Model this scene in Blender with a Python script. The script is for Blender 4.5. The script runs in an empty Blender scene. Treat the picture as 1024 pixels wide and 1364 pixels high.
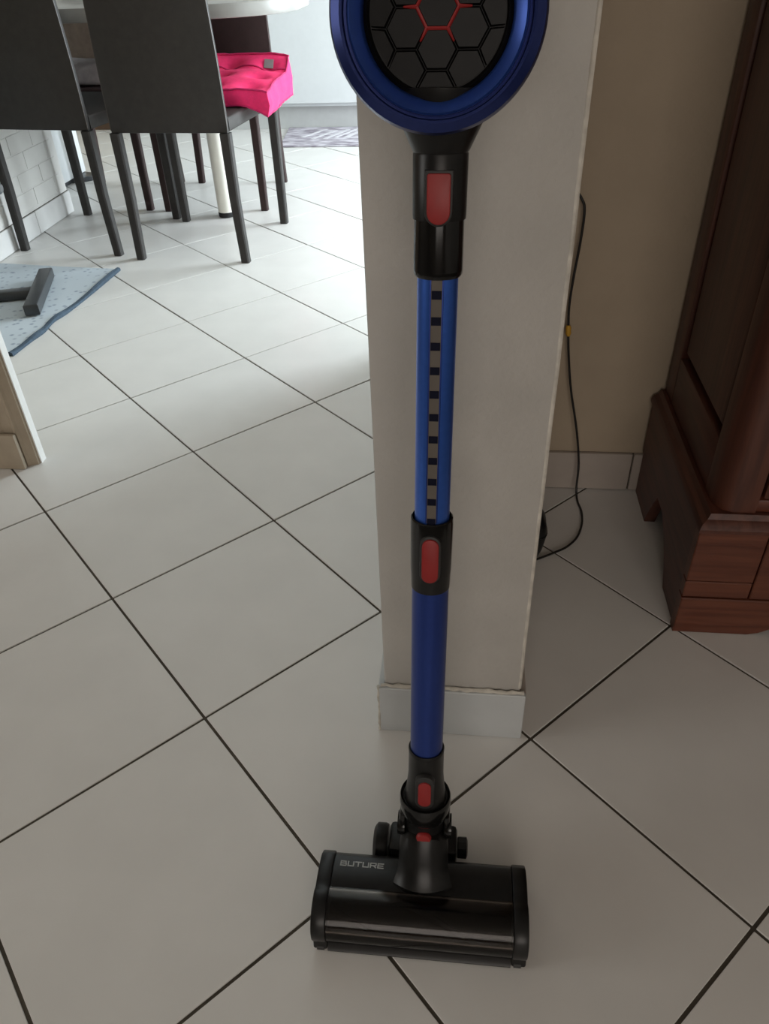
import bpy, bmesh, math, random
from mathutils import Vector, Matrix
random.seed(4)
S = bpy.context.scene
COL = S.collection
R = math.radians

# ------------------------------------------------------------------ camera
cam_d = bpy.data.cameras.new('camera')
cam = bpy.data.objects.new('camera', cam_d)
COL.objects.link(cam)
cam_d.sensor_fit = 'HORIZONTAL'
cam_d.sensor_width = 36.0
cam_d.lens = 36.0 * 1006.25 / 1024.0
cam_d.clip_start = 0.02
rt = Vector((0.99453388, 0.09941589, -0.03191931))
dn = Vector((0.03510809, -0.60629163, -0.79446704))
fw = Vector((-0.09833506, 0.78900376, -0.60646787))
up = -dn
bk = -fw
cam.matrix_world = Matrix(((rt.x, up.x, bk.x, 1.0728409),
                           (rt.y, up.y, bk.y, -0.90512766),
                           (rt.z, up.z, bk.z, 0.90763244),
                           (0, 0, 0, 1)))
S.camera = cam

# ------------------------------------------------------------------ light
S.view_settings.view_transform = 'Standard'
S.view_settings.look = 'None'
S.view_settings.gamma = 1.0
S.view_settings.use_curve_mapping = False
S.view_settings.exposure = 0.0

world = bpy.data.worlds.new('overcast_sky')
S.world = world
world.use_nodes = True
wbg = world.node_tree.nodes['Background']
wbg.inputs[0].default_value = (0.80, 0.90, 1.0, 1)
wbg.inputs[1].default_value = 0.42


def area(name, loc, direction, sx, sy, power, color, spread=180):
    ld = bpy.data.lights.new(name, 'AREA')
    ld.shape = 'RECTANGLE'
    ld.size, ld.size_y = sx, sy
    ld.energy = power
    ld.color = color
    ld.spread = R(spread)
    o = bpy.data.objects.new(name, ld)
    COL.objects.link(o)
    o.location = loc
    o.rotation_euler = Vector(direction).to_track_quat('-Z', 'Y').to_euler()
    return o


# daylight coming in through the kitchen and living window openings
area('kitchen_window_daylight', (3.20, 3.12, 1.02), (-1, -0.55, -0.12), 1.40, 1.55, 236, (0.82, 0.935, 1.0))
area('living_window_daylight', (-2.96, -1.25, 1.38), (1, 0.12, -0.12), 1.5, 1.6, 24, (1.0, 0.97, 0.91))
area('south_fill_light', (1.45, -4.57, 1.38), (0.0, 1, -0.10), 2.3, 1.7, 43, (1.0, 0.89, 0.79))  # fill lamp added behind the camera to lift the dim front room

# ------------------------------------------------------------------ materials
MATS = {}


def new_mat(name):
    m = bpy.data.materials.new(name)
    m.use_nodes = True
    nt = m.node_tree
    b = nt.nodes['Principled BSDF']
    MATS[name] = m
    return m, nt, b


def tex_coord(nt, scale=(1, 1, 1), rot=(0, 0, 0)):
    tc = nt.nodes.new('ShaderNodeTexCoord')
    mp = nt.nodes.new('ShaderNodeMapping')
    mp.inputs['Scale'].default_value = scale
    mp.inputs['Rotation'].default_value = rot
    nt.links.new(tc.outputs['Object'], mp.inputs['Vector'])
    return mp.outputs['Vector']


def simple(name, col, rough=0.5, metal=0.0, var=0.06, nscale=30.0, bump=0.0, bscale=200.0, coat=0.0, spec=0.5):
    m, nt, b = new_mat(name)
    v = tex_coord(nt)
    n = nt.nodes.new('ShaderNodeTexNoise')
    n.inputs['Scale'].default_value = nscale
    n.inputs['Detail'].default_value = 4
    nt.links.new(v, n.inputs['Vector'])
    r = nt.nodes.new('ShaderNodeValToRGB')
    r.color_ramp.elements[0].position = 0.3
    r.color_ramp.elements[1].position = 0.7
    r.color_ramp.elements[0].color = (*[c * (1 - var) for c in col], 1)
    r.color_ramp.elements[1].color = (*[min(1, c * (1 + var)) for c in col], 1)
    nt.links.new(n.outputs[0], r.inputs[0])
    nt.links.new(r.outputs[0], b.inputs['Base Color'])
    b.inputs['Roughness'].default_value = rough
    b.inputs['Metallic'].default_value = metal
    b.inputs['Coat Weight'].default_value = coat
    b.inputs['Specular IOR Level'].default_value = spec
    if bump:
        n2 = nt.nodes.new('ShaderNodeTexNoise')
        n2.inputs['Scale'].default_value = bscale
        n2.inputs['Detail'].default_value = 3
        nt.links.new(v, n2.inputs['Vector'])
        bp = nt.nodes.new('ShaderNodeBump')
        bp.inputs['Strength'].default_value = bump
        bp.inputs['Distance'].default_value = 0.002
        nt.links.new(n2.outputs[0], bp.inputs['Height'])
        nt.links.new(bp.outputs[0], b.inputs['Normal'])
    return m


simple('tile', (0.70, 0.685, 0.66), 0.36, var=0.03, nscale=9, bump=0.08, bscale=60, spec=0.42)
simple('grout', (0.085, 0.072, 0.055), 0.9, var=0.25, nscale=25)
simple('pillar_paint', (0.475, 0.455, 0.425), 0.8, var=0.05, nscale=14, bump=0.35, bscale=160)
simple('wall_paint', (0.40, 0.325, 0.24), 0.85, var=0.04, nscale=10, bump=0.25, bscale=180)
simple('kitchen_paint', (0.78, 0.78, 0.76), 0.8, var=0.03, nscale=10)
simple('ceiling_paint', (0.80, 0.78, 0.74), 0.9, var=0.02, nscale=6)
simple('skirting_tile', (0.52, 0.54, 0.545), 0.4, var=0.03, nscale=20)
simple('skirting_low', (0.62, 0.605, 0.59), 0.4, var=0.03, nscale=20)
simple('skirting_beige', (0.40, 0.35, 0.31), 0.45, var=0.05, nscale=20)
simple('caulk_and_highlight', (0.54, 0.505, 0.445), 0.8, var=0.2, nscale=60, bump=0.6, bscale=90)  # also colours the painted highlight on the wall end's right edge
simple('casing', (0.36, 0.30, 0.225), 0.6, var=0.08, nscale=24, bump=0.1)
simple('white_frame', (0.80, 0.80, 0.78), 0.5, var=0.02)
simple('leather', (0.034, 0.0305, 0.0285), 0.6, var=0.12, nscale=40, bump=0.25, bscale=500, spec=0.28)
simple('leather_red', (0.030, 0.015, 0.014), 0.6, var=0.12, nscale=40, bump=0.25, bscale=500, spec=0.28)
simple('leather_edge', (0.075, 0.062, 0.056), 0.5, var=0.1)
simple('black_plastic', (0.006, 0.006, 0.006), 0.14, var=0.2, nscale=80, spec=0.35)
simple('black_satin', (0.008, 0.0078, 0.0078), 0.32, var=0.2, nscale=120, spec=0.30)
simple('black_matte', (0.016, 0.016, 0.016), 0.55, var=0.2, nscale=120)
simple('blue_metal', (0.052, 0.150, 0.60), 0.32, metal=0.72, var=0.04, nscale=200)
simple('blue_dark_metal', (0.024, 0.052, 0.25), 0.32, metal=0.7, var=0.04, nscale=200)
simple('blue_ring', (0.022, 0.060, 0.27), 0.30, metal=0.6, var=0.04, nscale=200)
simple('slot_dark', (0.004, 0.005, 0.016), 0.6, spec=0.1)
simple('strip_shaded', (0.105, 0.088, 0.072), 0.6, var=0.08)  # grey strip, the shade in its groove painted in as brown
simple('red_plastic', (0.26, 0.010, 0.010), 0.48, var=0.06, nscale=90)
simple('logo_grey', (0.42, 0.42, 0.41), 0.45)
simple('roller_grey', (0.075, 0.066, 0.058), 0.6)
simple('hex_black', (0.0055, 0.0052, 0.0052), 0.42, var=0.2, nscale=120, spec=0.14)
simple('ring_outer', (0.020, 0.034, 0.150), 0.30, metal=0.6, var=0.04, nscale=200)
simple('brush', (0.030, 0.023, 0.021), 0.8, var=0.15, nscale=60)
simple('pink_fabric', (0.80, 0.018, 0.13), 0.85, var=0.08, nscale=60, bump=0.35, bscale=350)
simple('pink_piping', (0.50, 0.012, 0.10), 0.85, var=0.1, nscale=60)
simple('tag_grey', (0.22, 0.19, 0.19), 0.7)
simple('table_top', (0.27, 0.258, 0.24), 0.34, var=0.08, nscale=18)
simple('cream_metal', (0.80, 0.78, 0.70), 0.35, var=0.03)
simple('rubber', (0.010, 0.010, 0.010), 0.7)
simple('metal_grey', (0.055, 0.058, 0.062), 0.38, metal=0.3, var=0.1)
simple('metal_light', (0.30, 0.31, 0.32), 0.3, metal=0.8)
simple('white_gloss', (0.66, 0.675, 0.68), 0.3, var=0.015)
simple('plinth_grey', (0.52, 0.52, 0.51), 0.45, var=0.03)
simple('yellow_wood', (0.72, 0.52, 0.24), 0.5, var=0.12, nscale=15)
simple('brown_base', (0.12, 0.07, 0.04), 0.6)
simple('throw_beige', (0.42, 0.33, 0.26), 0.9, var=0.15, nscale=30, bump=0.5, bscale=120)
simple('throw_grey', (0.40, 0.35, 0.34), 0.9, var=0.15, nscale=30, bump=0.5, bscale=120)
simple('cable_black', (0.008, 0.007, 0.006), 0.45)
simple('yellow_label', (0.55, 0.30, 0.03), 0.6, var=0.1)
simple('mat_edge', (0.045, 0.070, 0.100), 0.9, var=0.2, nscale=90, bump=0.4, bscale=300)
simple('dark_glass', (0.6, 0.65, 0.7), 0.05)


def wood(name, c0, c1, rough, scale):
    m, nt, b = new_mat(name)
    v = tex_coord(nt, scale)
    n = nt.nodes.new('ShaderNodeTexNoise')
    n.inputs['Scale'].default_value = 6
    n.inputs['Detail'].default_value = 6
    n.inputs['Distortion'].default_value = 0.6
    nt.links.new(v, n.inputs['Vector'])
    r = nt.nodes.new('ShaderNodeValToRGB')
    r.color_ramp.elements[0].position = 0.32
    r.color_ramp.elements[1].position = 0.70
    r.color_ramp.elements[0].color = (*c0, 1)
    r.color_ramp.elements[1].color = (*c1, 1)
    nt.links.new(n.outputs[0], r.inputs[0])
    nt.links.new(r.outputs[0], b.inputs['Base Color'])
    b.inputs['Roughness'].default_value = rough
    bp = nt.nodes.new('ShaderNodeBump')
    bp.inputs['Strength'].default_value = 0.15
    bp.inputs['Distance'].default_value = 0.002
    nt.links.new(n.outputs[0], bp.inputs['Height'])
    nt.links.new(bp.outputs[0], b.inputs['Normal'])


wood('wood_upright', (0.056, 0.016, 0.009), (0.115, 0.037, 0.021), 0.40, (12, 12, 0.9))
wood('wood_along', (0.085, 0.023, 0.012), (0.150, 0.048, 0.025), 0.40, (0.9, 12, 14))
wood('wood_side', (0.060, 0.018, 0.011), (0.115, 0.038, 0.024), 0.42, (12, 0.9, 12))


def smoked(name):
    m, nt, b = new_mat(name)
    nt.nodes.remove(b)
    out = nt.nodes['Material Output']
    tr = nt.nodes.new('ShaderNodeBsdfTransparent')
    tr.inputs[0].default_value = (0.48, 0.44, 0.41, 1)
    gl = nt.nodes.new('ShaderNodeBsdfGlossy')
    gl.inputs['Roughness'].default_value = 0.10
    gl.inputs[0].default_value = (0.8, 0.8, 0.8, 1)
    fr = nt.nodes.new('ShaderNodeFresnel')
    fr.inputs[0].default_value = 1.36
    mx = nt.nodes.new('ShaderNodeMixShader')
    nt.links.new(fr.outputs[0], mx.inputs[0])
    nt.links.new(tr.outputs[0], mx.inputs[1])
    nt.links.new(gl.outputs[0], mx.inputs[2])
    nt.links.new(mx.outputs[0], out.inputs[0])


smoked('smoked_cover')


def clear_glass(name):
    m, nt, b = new_mat(name)
    nt.nodes.remove(b)
    out = nt.nodes['Material Output']
    tr = nt.nodes.new('ShaderNodeBsdfTransparent')
    gl = nt.nodes.new('ShaderNodeBsdfGlossy')
    gl.inputs['Roughness'].default_value = 0.02
    mx = nt.nodes.new('ShaderNodeMixShader')
    mx.inputs[0].default_value = 0.06
    nt.links.new(tr.outputs[0], mx.inputs[1])
    nt.links.new(gl.outputs[0], mx.inputs[2])
    nt.links.new(mx.outputs[0], out.inputs[0])


clear_glass('pane_glass')


def dotted_mat(name):
    m, nt, b = new_mat(name)
    v = tex_coord(nt, (40, 40, 40))
    vo = nt.nodes.new('ShaderNodeTexVoronoi')
    vo.inputs['Scale'].default_value = 1.0
    nt.links.new(v, vo.inputs['Vector'])
    r = nt.nodes.new('ShaderNodeValToRGB')
    r.color_ramp.elements[0].position = 0.13
    r.color_ramp.elements[1].position = 0.34
    r.color_ramp.elements[0].color = (0.27, 0.32, 0.40, 1)
    r.color_ramp.elements[1].color = (0.52, 0.58, 0.63, 1)
    nt.links.new(vo.outputs['Distance'], r.inputs[0])
    nt.links.new(r.outputs[0], b.inputs['Base Color'])
    b.inputs['Roughness'].default_value = 0.9


dotted_mat('mat_dotted')


def mat_marbled(name):
    m, nt, b = new_mat(name)
    v = tex_coord(nt, (7, 22, 20), (0, 0, 0.5))
    n = nt.nodes.new('ShaderNodeTexNoise')
    n.inputs['Scale'].default_value = 2.0
    n.inputs['Detail'].default_value = 5
    nt.links.new(v, n.inputs['Vector'])
    r = nt.nodes.new('ShaderNodeValToRGB')
    r.color_ramp.elements[0].position = 0.38
    r.color_ramp.elements[1].position = 0.62
    r.color_ramp.elements[0].color = (0.24, 0.21, 0.25, 1)
    r.color_ramp.elements[1].color = (0.58, 0.55, 0.60, 1)
    nt.links.new(n.outputs[0], r.inputs[0])
    nt.links.new(r.outputs[0], b.inputs['Base Color'])
    b.inputs['Roughness'].default_value = 0.9


mat_marbled('mat_marbled')


def brick_wall(name):
    m, nt, b = new_mat(name)
    v = tex_coord(nt, (1, 1, 1), (R(90), 0, R(90)))
    n = nt.nodes.new('ShaderNodeTexNoise')
    n.inputs['Scale'].default_value = 18
    nt.links.new(v, n.inputs['Vector'])
    r = nt.nodes.new('ShaderNodeValToRGB')
    r.color_ramp.elements[0].color = (0.60, 0.58, 0.55, 1)
    r.color_ramp.elements[1].color = (0.68, 0.66, 0.63, 1)
    nt.links.new(n.outputs[0], r.inputs[0])
    nt.links.new(r.outputs[0], b.inputs['Base Color'])
    b.inputs['Roughness'].default_value = 0.8


brick_wall('pale_brick')

# ------------------------------------------------------------------ helpers


def add_box(bm, x0, x1, y0, y1, z0, z1, bevel=0.0, seg=2, M=None):
    vs = [bm.verts.new((x, y, z)) for z in (z0, z1) for y in (y0, y1) for x in (x0, x1)]
    F = [(0, 2, 3, 1), (4, 5, 7, 6), (0, 1, 5, 4), (1, 3, 7, 5), (3, 2, 6, 7), (2, 0, 4, 6)]
    fs = [bm.faces.new([vs[i] for i in f]) for f in F]
    if M is not None:
        for v in vs:
            v.co = M @ v.co
    if bevel > 0:
        es = list({e for f in fs for e in f.edges})
        bmesh.ops.bevel(bm, geom=es, offset=bevel, segments=seg, profile=0.5, affect='EDGES')


def add_prism(bm, pts, axis, a0, a1, bevel=0.0, seg=2):
    """pts: 2D outline; axis: which world axis is the extrusion."""
    def P(p, a):
        if axis == 'x':
            return (a, p[0], p[1])
        if axis == 'y':
            return (p[0], a, p[1])
        return (p[0], p[1], a)
    n = len(pts)
    A = [bm.verts.new(P(p, a0)) for p in pts]
    B = [bm.verts.new(P(p, a1)) for p in pts]
    fs = [bm.faces.new(A[::-1]), bm.faces.new(B)]
    for i in range(n):
        fs.append(bm.faces.new((A[i], A[(i + 1) % n], B[(i + 1) % n], B[i])))
    bmesh.ops.recalc_face_normals(bm, faces=fs)
    if bevel > 0:
        es = list({e for f in fs[:2] for e in f.edges})
        bmesh.ops.bevel(bm, geom=es, offset=bevel, segments=seg, profile=0.5, affect='EDGES')


def add_lathe(bm, prof, seg=40, M=None, closed=False):
    rings = []
    for (r, z) in prof:
        if r < 1e-6:
            rings.append([bm.verts.new((0, 0, z))])
        else:
            rings.append([bm.verts.new((r * math.cos(2 * math.pi * i / seg), r * math.sin(2 * math.pi * i / seg), z)) for i in range(seg)])
    fs = []
    pairs = list(zip(rings[:-1], rings[1:]))
    if closed:
        pairs.append((rings[-1], rings[0]))
    for a, b in pairs:
        for i in range(seg):
            j = (i + 1) % seg
            if len(a) == 1 and len(b) == 1:
                continue
            if len(a) == 1:
                fs.append(bm.faces.new((a[0], b[i], b[j])))
            elif len(b) == 1:
                fs.append(bm.faces.new((a[i], a[j], b[0])))
            else:
                fs.append(bm.faces.new((a[i], a[j], b[j], b[i])))
    bmesh.ops.recalc_face_normals(bm, faces=fs)
    if M is not None:
        for ring in rings:
            for v in ring:
                v.co = M @ v.co


def add_tube(bm, pts, rad, seg=10):
    pts = [Vector(p) for p in pts]
    n = len(pts)
    rings = []
    ref = Vector((0, 0, 1))
    prev = None
    for i, p in enumerate(pts):
        t = (pts[min(i + 1, n - 1)] - pts[max(i - 1, 0)]).normalized()
        if prev is None:
            a = t.cross(ref)
            if a.length < 0.05:
                a = t.cross(Vector((1, 0, 0)))
            a.normalize()
        else:
            a = (prev - t * prev.dot(t)).normalized()
        prev = a
        b = t.cross(a)
        r = rad[i] if isinstance(rad, (list, tuple)) else rad
        rings.append([bm.verts.new(p + a * (r * math.cos(2 * math.pi * k / seg)) + b * (r * math.sin(2 * math.pi * k / seg))) for k in range(seg)])
    fs = []
    for a, b in zip(rings[:-1], rings[1:]):
        for k in range(seg):
            fs.append(bm.faces.new((a[k], a[(k + 1) % seg], b[(k + 1) % seg], b[k])))
    fs.append(bm.faces.new(rings[0][::-1]))
    fs.append(bm.faces.new(rings[-1]))
    bmesh.ops.recalc_face_normals(bm, faces=fs)


def smooth_path(pts, n=8):
    pts = [Vector(p) for p in pts]
    out = []
    for i in range(len(pts) - 1):
        p0 = pts[max(i - 1, 0)]
        p1, p2 = pts[i], pts[i + 1]
        p3 = pts[min(i + 2, len(pts) - 1)]
        for k in range(n):
            t = k / n
            out.append(0.5 * ((2 * p1) + (p2 - p0) * t + (2 * p0 - 5 * p1 + 4 * p2 - p3) * t * t + (3 * p1 - p0 - 3 * p2 + p3) * t ** 3))
    out.append(pts[-1])
    return out


def add_loft(bm, sections, cap=True):
    rings = [[bm.verts.new(p) for p in s] for s in sections]
    fs = []
    for a, b in zip(rings[:-1], rings[1:]):
        n = len(a)
        for i in range(n):
            j = (i + 1) % n
            fs.append(bm.faces.new((a[i], a[j], b[j], b[i])))
    if cap:
        fs.append(bm.faces.new(rings[0][::-1]))
        fs.append(bm.faces.new(rings[-1]))
    bmesh.ops.recalc_face_normals(bm, faces=fs)


ORIGIN = {}


def obj(name, bm, mat, parent=None, smooth=None, label=None, kind=None):
    """link the bmesh as ONE mesh object; its vertices are given in the frame of `frame` (world minus thing origin)"""
    me = bpy.data.meshes.new(name)
    if parent is not None:
        root = parent
        while root.parent is not None:
            root = root.parent
        off = ORIGIN.get(root.name, Vector((0, 0, 0)))
        if off.length > 0:
            for v in bm.verts:
                v.co -= off
    bm.to_mesh(me)
    bm.free()
    me.materials.append(MATS[mat])
    if smooth is not None:
        for p in me.polygons:
            p.use_smooth = True
        me.set_sharp_from_angle(angle=R(smooth))
    o = bpy.data.objects.new(name, me)
    COL.objects.link(o)
    if parent is not None:
        o.parent = parent
    if label:
        o['label'] = label
    if kind:
        o['kind'] = kind
    return o


def thing(name, label, cat, loc=(0, 0, 0), rotz=0.0, group=None, local=False):
    o = bpy.data.objects.new(name, None)
    o.empty_display_size = 0.05
    COL.objects.link(o)
    o.location = loc
    o.rotation_euler = (0, 0, rotz)
    o['label'] = label
    o['category'] = cat
    if group:
        o['group'] = group
    if not local:
        ORIGIN[o.name] = Vector(loc)
    return o


def tag(o, label, cat, group=None):
    o['label'] = label
    o['category'] = cat
    if group:
        o['group'] = group
    return o


def box_obj(name, b, mat, parent=None, bevel=0.0, seg=2, smooth=None, label=None, kind=None):
    bm = bmesh.new()
    add_box(bm, *b, bevel=bevel, seg=seg)
    return obj(name, bm, mat, parent, smooth if smooth is not None else (30 if bevel else None), label, kind)


# ------------------------------------------------------------------ floor with tiles at 45 degrees
T = 0.335
q = 1 / math.sqrt(2)
XW, XE = -3.0, 3.60          # room limits
YS, YN = -4.6, 4.30
PX0, PX1 = 0.979, 1.163      # the wall end (pillar)
PY0 = -0.230                 # its front face

floor = box_obj('floor', (XW - 0.1, XE + 0.1, YS - 0.1, YN + 0.1, -0.06, -0.0025), 'grout', kind='structure',
                label='floor of square off-white tiles laid on the diagonal with dark joints')
bm = bmesh.new()
h = (T - 0.0044) / 2
add_box(bm, -h, h, -h, h, -0.012, 0.0, bevel=0.0006, seg=1)
tile_me = bpy.data.meshes.new('tile')
bm.to_mesh(tile_me)
bm.free()
tile_me.materials.append(MATS['tile'])
for a in range(-12, 18):
    for b in range(-16, 14):
        cx = (a + 0.5 + b + 0.5) * q * T
        cy = (a + 0.5 - b - 0.5) * q * T
        if cx < -1.55 or cx > 2.0 or cy < -1.25 or cy > 4.35:
            continue
        # keep the tiles the photograph and a step beside it can see
        lim = 0.75 + 0.40 * (cy + 0.9)
        if cx < 1.07 - lim - 0.35 or cx > 1.07 + min(lim, 0.70) + 0.15:
            continue
        o = bpy.data.objects.new('tile', tile_me)
        COL.objects.link(o)
        o.parent = floor
        o.location = (cx, cy, random.uniform(-0.0004, 0.0002))
        o.rotation_euler = (random.uniform(-.0012, .0012), random.uniform(-.0012, .0012), R(45))

# the rest of the floor, outside the picture
# ------------------------------------------------------------------ room shell
ZC = 2.5
box_obj('ceiling', (XW - 0.1, XE + 0.1, YS - 0.1, YN + 0.1, ZC, ZC + 0.1), 'ceiling_paint', kind='structure')
bm = bmesh.new()
for b_ in ((XW - 0.1, 0.10, 0, ZC), (2.70, XE + 0.1, 0, ZC), (0.10, 2.70, 0, 0.45), (0.10, 2.70, 2.25, ZC)):
    add_box(bm, b_[0], b_[1], YS - 0.1, YS, b_[2], b_[3])
obj('wall_south', bm, 'wall_paint', kind='structure')
bm = bmesh.new()
for b_ in ((0.10, 2.70, 0.45, 0.51), (0.10, 2.70, 2.19, 2.25), (0.10, 0.16, 0.51, 2.19), (1.37, 1.43, 0.51, 2.19), (2.64, 2.70, 0.51, 2.19)):
    add_box(bm, b_[0], b_[1], YS - 0.08, YS - 0.02, b_[2], b_[3])
w3 = obj('fill_window', bm, 'white_frame', kind='structure')  # unseen window added to go with the south fill lamp
for xa, xb in ((0.16, 1.37), (1.43, 2.64)):
    box_obj('pane', (xa, xb, YS - 0.054, YS - 0.046, 0.51, 2.19), 'pane_glass', w3)
box_obj('wall_north', (XW - 0.1, XE + 0.1, YN, YN + 0.1, 0, ZC), 'kitchen_paint', kind='structure')


def wall_with_window(name, x0, x1, y0, y1, wy0, wy1, wz0, wz1, mat):
    bm = bmesh.new()
    add_box(bm, x0, x1, y0, wy0, 0, ZC)
    add_box(bm, x0, x1, wy1, y1, 0, ZC)
    add_box(bm, x0, x1, wy0, wy1, 0, wz0)
    add_box(bm, x0, x1, wy0, wy1, wz1, ZC)
    return obj(name, bm, mat, kind='structure')


wall_with_window('wall_east', XE, XE + 0.1, YS, YN, 2.38, 3.92, 0.20, 1.85, 'kitchen_paint')
wall_with_window('wall_west', XW - 0.1, XW, YS, YN, -2.05, -0.45, 0.55, 2.20, 'wall_paint')


def window(name, x, y0, y1, z0, z1, n):
    bm = bmesh.new()
    w = 0.06
    add_box(bm, x - .03, x + .03, y0, y1, z0, z0 + w)
    add_box(bm, x - .03, x + .03, y0, y1, z1 - w, z1)
    for k in range(n + 1):
        yc = y0 + w / 2 + (y1 - y0 - w) * k / n
        add_box(bm, x - .03, x + .03, yc - w / 2, yc + w / 2, z0 + w, z1 - w)
    f = obj(name, bm, 'white_frame', kind='structure')
    for k in range(n):
        ya = y0 + w + (y1 - y0 - w) * k / n
        yb = y0 + (y1 - y0 - w) * (k + 1) / n
        box_obj('pane', (x - .004, x + .004, ya, yb, z0 + w, z1 - w), 'pane_glass', f)
    return f


window('window_1', XE + 0.06, 2.38, 3.92, 0.20, 1.85, 2)
window('window_2', XW - 0.06, -2.05, -0.45, 0.55, 2.20, 2)

# wall end (the white pillar) with its worn edges
bm = bmesh.new()
add_box(bm, PX0, PX1, PY0, 1.10, 0, ZC, bevel=0.0035, seg=2)
wp = obj('wall_end', bm, 'pillar_paint', smooth=35, kind='structure', label='narrow end of a white rough painted partition wall')
wp['label'] = 'narrow white rough-painted wall end behind the vacuum'

# base tile round the wall end
bs = box_obj('baseboard_front', (0.9715, 1.1705, PY0 - 0.0085, PY0 - 0.0005, 0.0, 0.091), 'skirting_tile', bevel=0.0012, seg=1, kind='structure')
for side in (0, 1):
    x0, x1 = ((0.9705, PX0 - .0005), (PX1 + .0005, 1.1715))[side]
    box_obj(('baseboard_left_side', 'baseboard_right_side')[side], (x0, x1, PY0 + 0.0002, (1.10, 0.374)[side], 0.0, 0.086),
            ('skirting_tile', 'skirting_beige')[side], bevel=0.0012, seg=1, kind='structure')
# ragged plaster line on top of the base tile, and the caulk at its left edge
bm = bmesh.new()
pts = []
for i in range(26):
    x = 0.9745 + (1.168 - 0.9745) * i / 25
    pts.append((x, PY0 - 0.0035 + random.uniform(-.0008, .0008), 0.0925 + random.uniform(-.001, .0014)))
add_tube(bm, pts, [0.0028 + random.uniform(-.0007, .0012) for _ in pts], 6)
pts = []
for i in range(14):
    pts.append((0.9713 + random.uniform(-.0006, .0004), PY0 - 0.0065, 0.001 + 0.093 * i / 13))
add_tube(bm, pts, [0.0022 + random.uniform(-.0008, .0008) for _ in pts], 6)
obj('trim_1', bm, 'caulk_and_highlight', smooth=60, kind='structure')

bm = bmesh.new()  # pale bead added for the light caught along the worn right edge
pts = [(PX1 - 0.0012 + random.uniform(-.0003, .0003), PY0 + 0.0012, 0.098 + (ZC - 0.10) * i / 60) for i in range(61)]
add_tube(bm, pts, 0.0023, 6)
obj('edge_highlight', bm, 'caulk_and_highlight', smooth=60, kind='structure')

# partition walls beside the opening
box_obj('wall_right', (PX1, XE, 0.385, 0.485, 0, ZC), 'wall_paint', kind='structure')
box_obj('wall_kitchen', (PX1, XE, 1.0, 1.10, 0, ZC), 'kitchen_paint', kind='structure')
sk = bpy.data.objects.new('baseboard_right', None)
bm = bmesh.new()
add_box(bm, 1.1715, XE, 0.3825, 0.3855, 0.0, 0.0845)
sk = obj('baseboard_right', bm, 'grout', kind='structure')
for (x0, x1) in ((1.1725, 1.4065), (1.4095, 1.74), (1.743, 2.08)):
    box_obj('tile', (x0, x1, 0.3755, 0.3835, 0.0015, 0.0855), 'skirting_beige', sk, bevel=0.001, seg=1)

# left partition: thin wall closing with a moulded cream casing and a base tile
box_obj('wall_left', (XW, 0.112, 0.405, 0.430, 0, ZC), 'wall_paint', kind='structure')
bm = bmesh.new()
prof = [(0.010, 0.405), (0.010, 0.394), (0.022, 0.388), (0.036, 0.392), (0.052, 0.394), (0.066, 0.394), (0.078, 0.3955), (0.086, 0.3925), (0.0905, 0.3925),
        (0.095, 0.3965), (0.108, 0.3975), (0.116, 0.3975), (0.1195, 0.3945), (0.124, 0.3945), (0.128, 0.3995), (0.1385, 0.4035),
        (0.1425, 0.4045), (0.1445, 0.409), (0.1445, 0.424), (0.112, 0.458), (0.010, 0.458)]
prof = prof[:-2] + [(0.1125, 0.4245), (0.1125, 0.405)]
add_prism(bm, prof, 'z', 0.0, 2.1)
obj('trim_2', bm, 'casing', smooth=25, kind='structure', label='cream moulded door casing at the left of the opening')
bm = bmesh.new()
add_box(bm, 0.1447, 0.1475, 0.4105, 0.430, 0, 2.1)
obj('trim_3', bm, 'white_frame', kind='structure')
bw = box_obj('baseboard_left', (XW, 0.098, 0.3925, 0.4045, 0.0, 0.080), 'casing', kind='structure')
bm = bmesh.new()
add_box(bm, -0.20, 0.1245, 0.3795, 0.3915, 0.001, 0.088, bevel=0.0035, seg=2)
obj('tile', bm, 'casing', bw, smooth=35)

# low kitchen wall that carries the table, with a tiled skirting
LX, LY0, LY1 = -0.640, 1.20, 2.335
lw = box_obj('wall_low', (LX - 0.12, LX, LY0, LY1, 0, 0.700), 'grout', kind='structure', label='low pale brick wall below the table')
lw.data.materials[0] = MATS['pale_brick']
# faint painted bricks
bh, bl = 0.066, 0.175
r = 0
z = 0.098
while z < 0.69:
    y = LY0 - (bl / 2 if r % 2 else 0)
    while y < LY1 - 0.035:
        ya, yb = max(y, LY0), min(y + bl, LY1 - 0.03)
        if yb - ya > 0.02 and yb > 1.6:
            box_obj('brick', (LX - 0.002, LX + 0.0014 + random.uniform(0, .0008), ya + .002, yb - .002, z + .002, min(z + bh, 0.695) - .002), 'pale_brick', lw, bevel=0.0012, seg=1)
        y += bl
    z += bh
    r += 1
lb = box_obj('baseboard_low', (LX - 0.001, LX + 0.0035, LY0, LY1, 0.0, 0.088), 'grout', kind='structure')
ys = [1.20, 1.354, 1.689, 2.024, 2.339]
for ya, yb in zip(ys[:-1], ys[1:]):
    box_obj('tile', (LX + .0005, LX + 0.0085, ya + .0015, yb - .0015, 0.0015, 0.0865), 'skirting_low', lb, bevel=0.001, seg=1)

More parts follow.
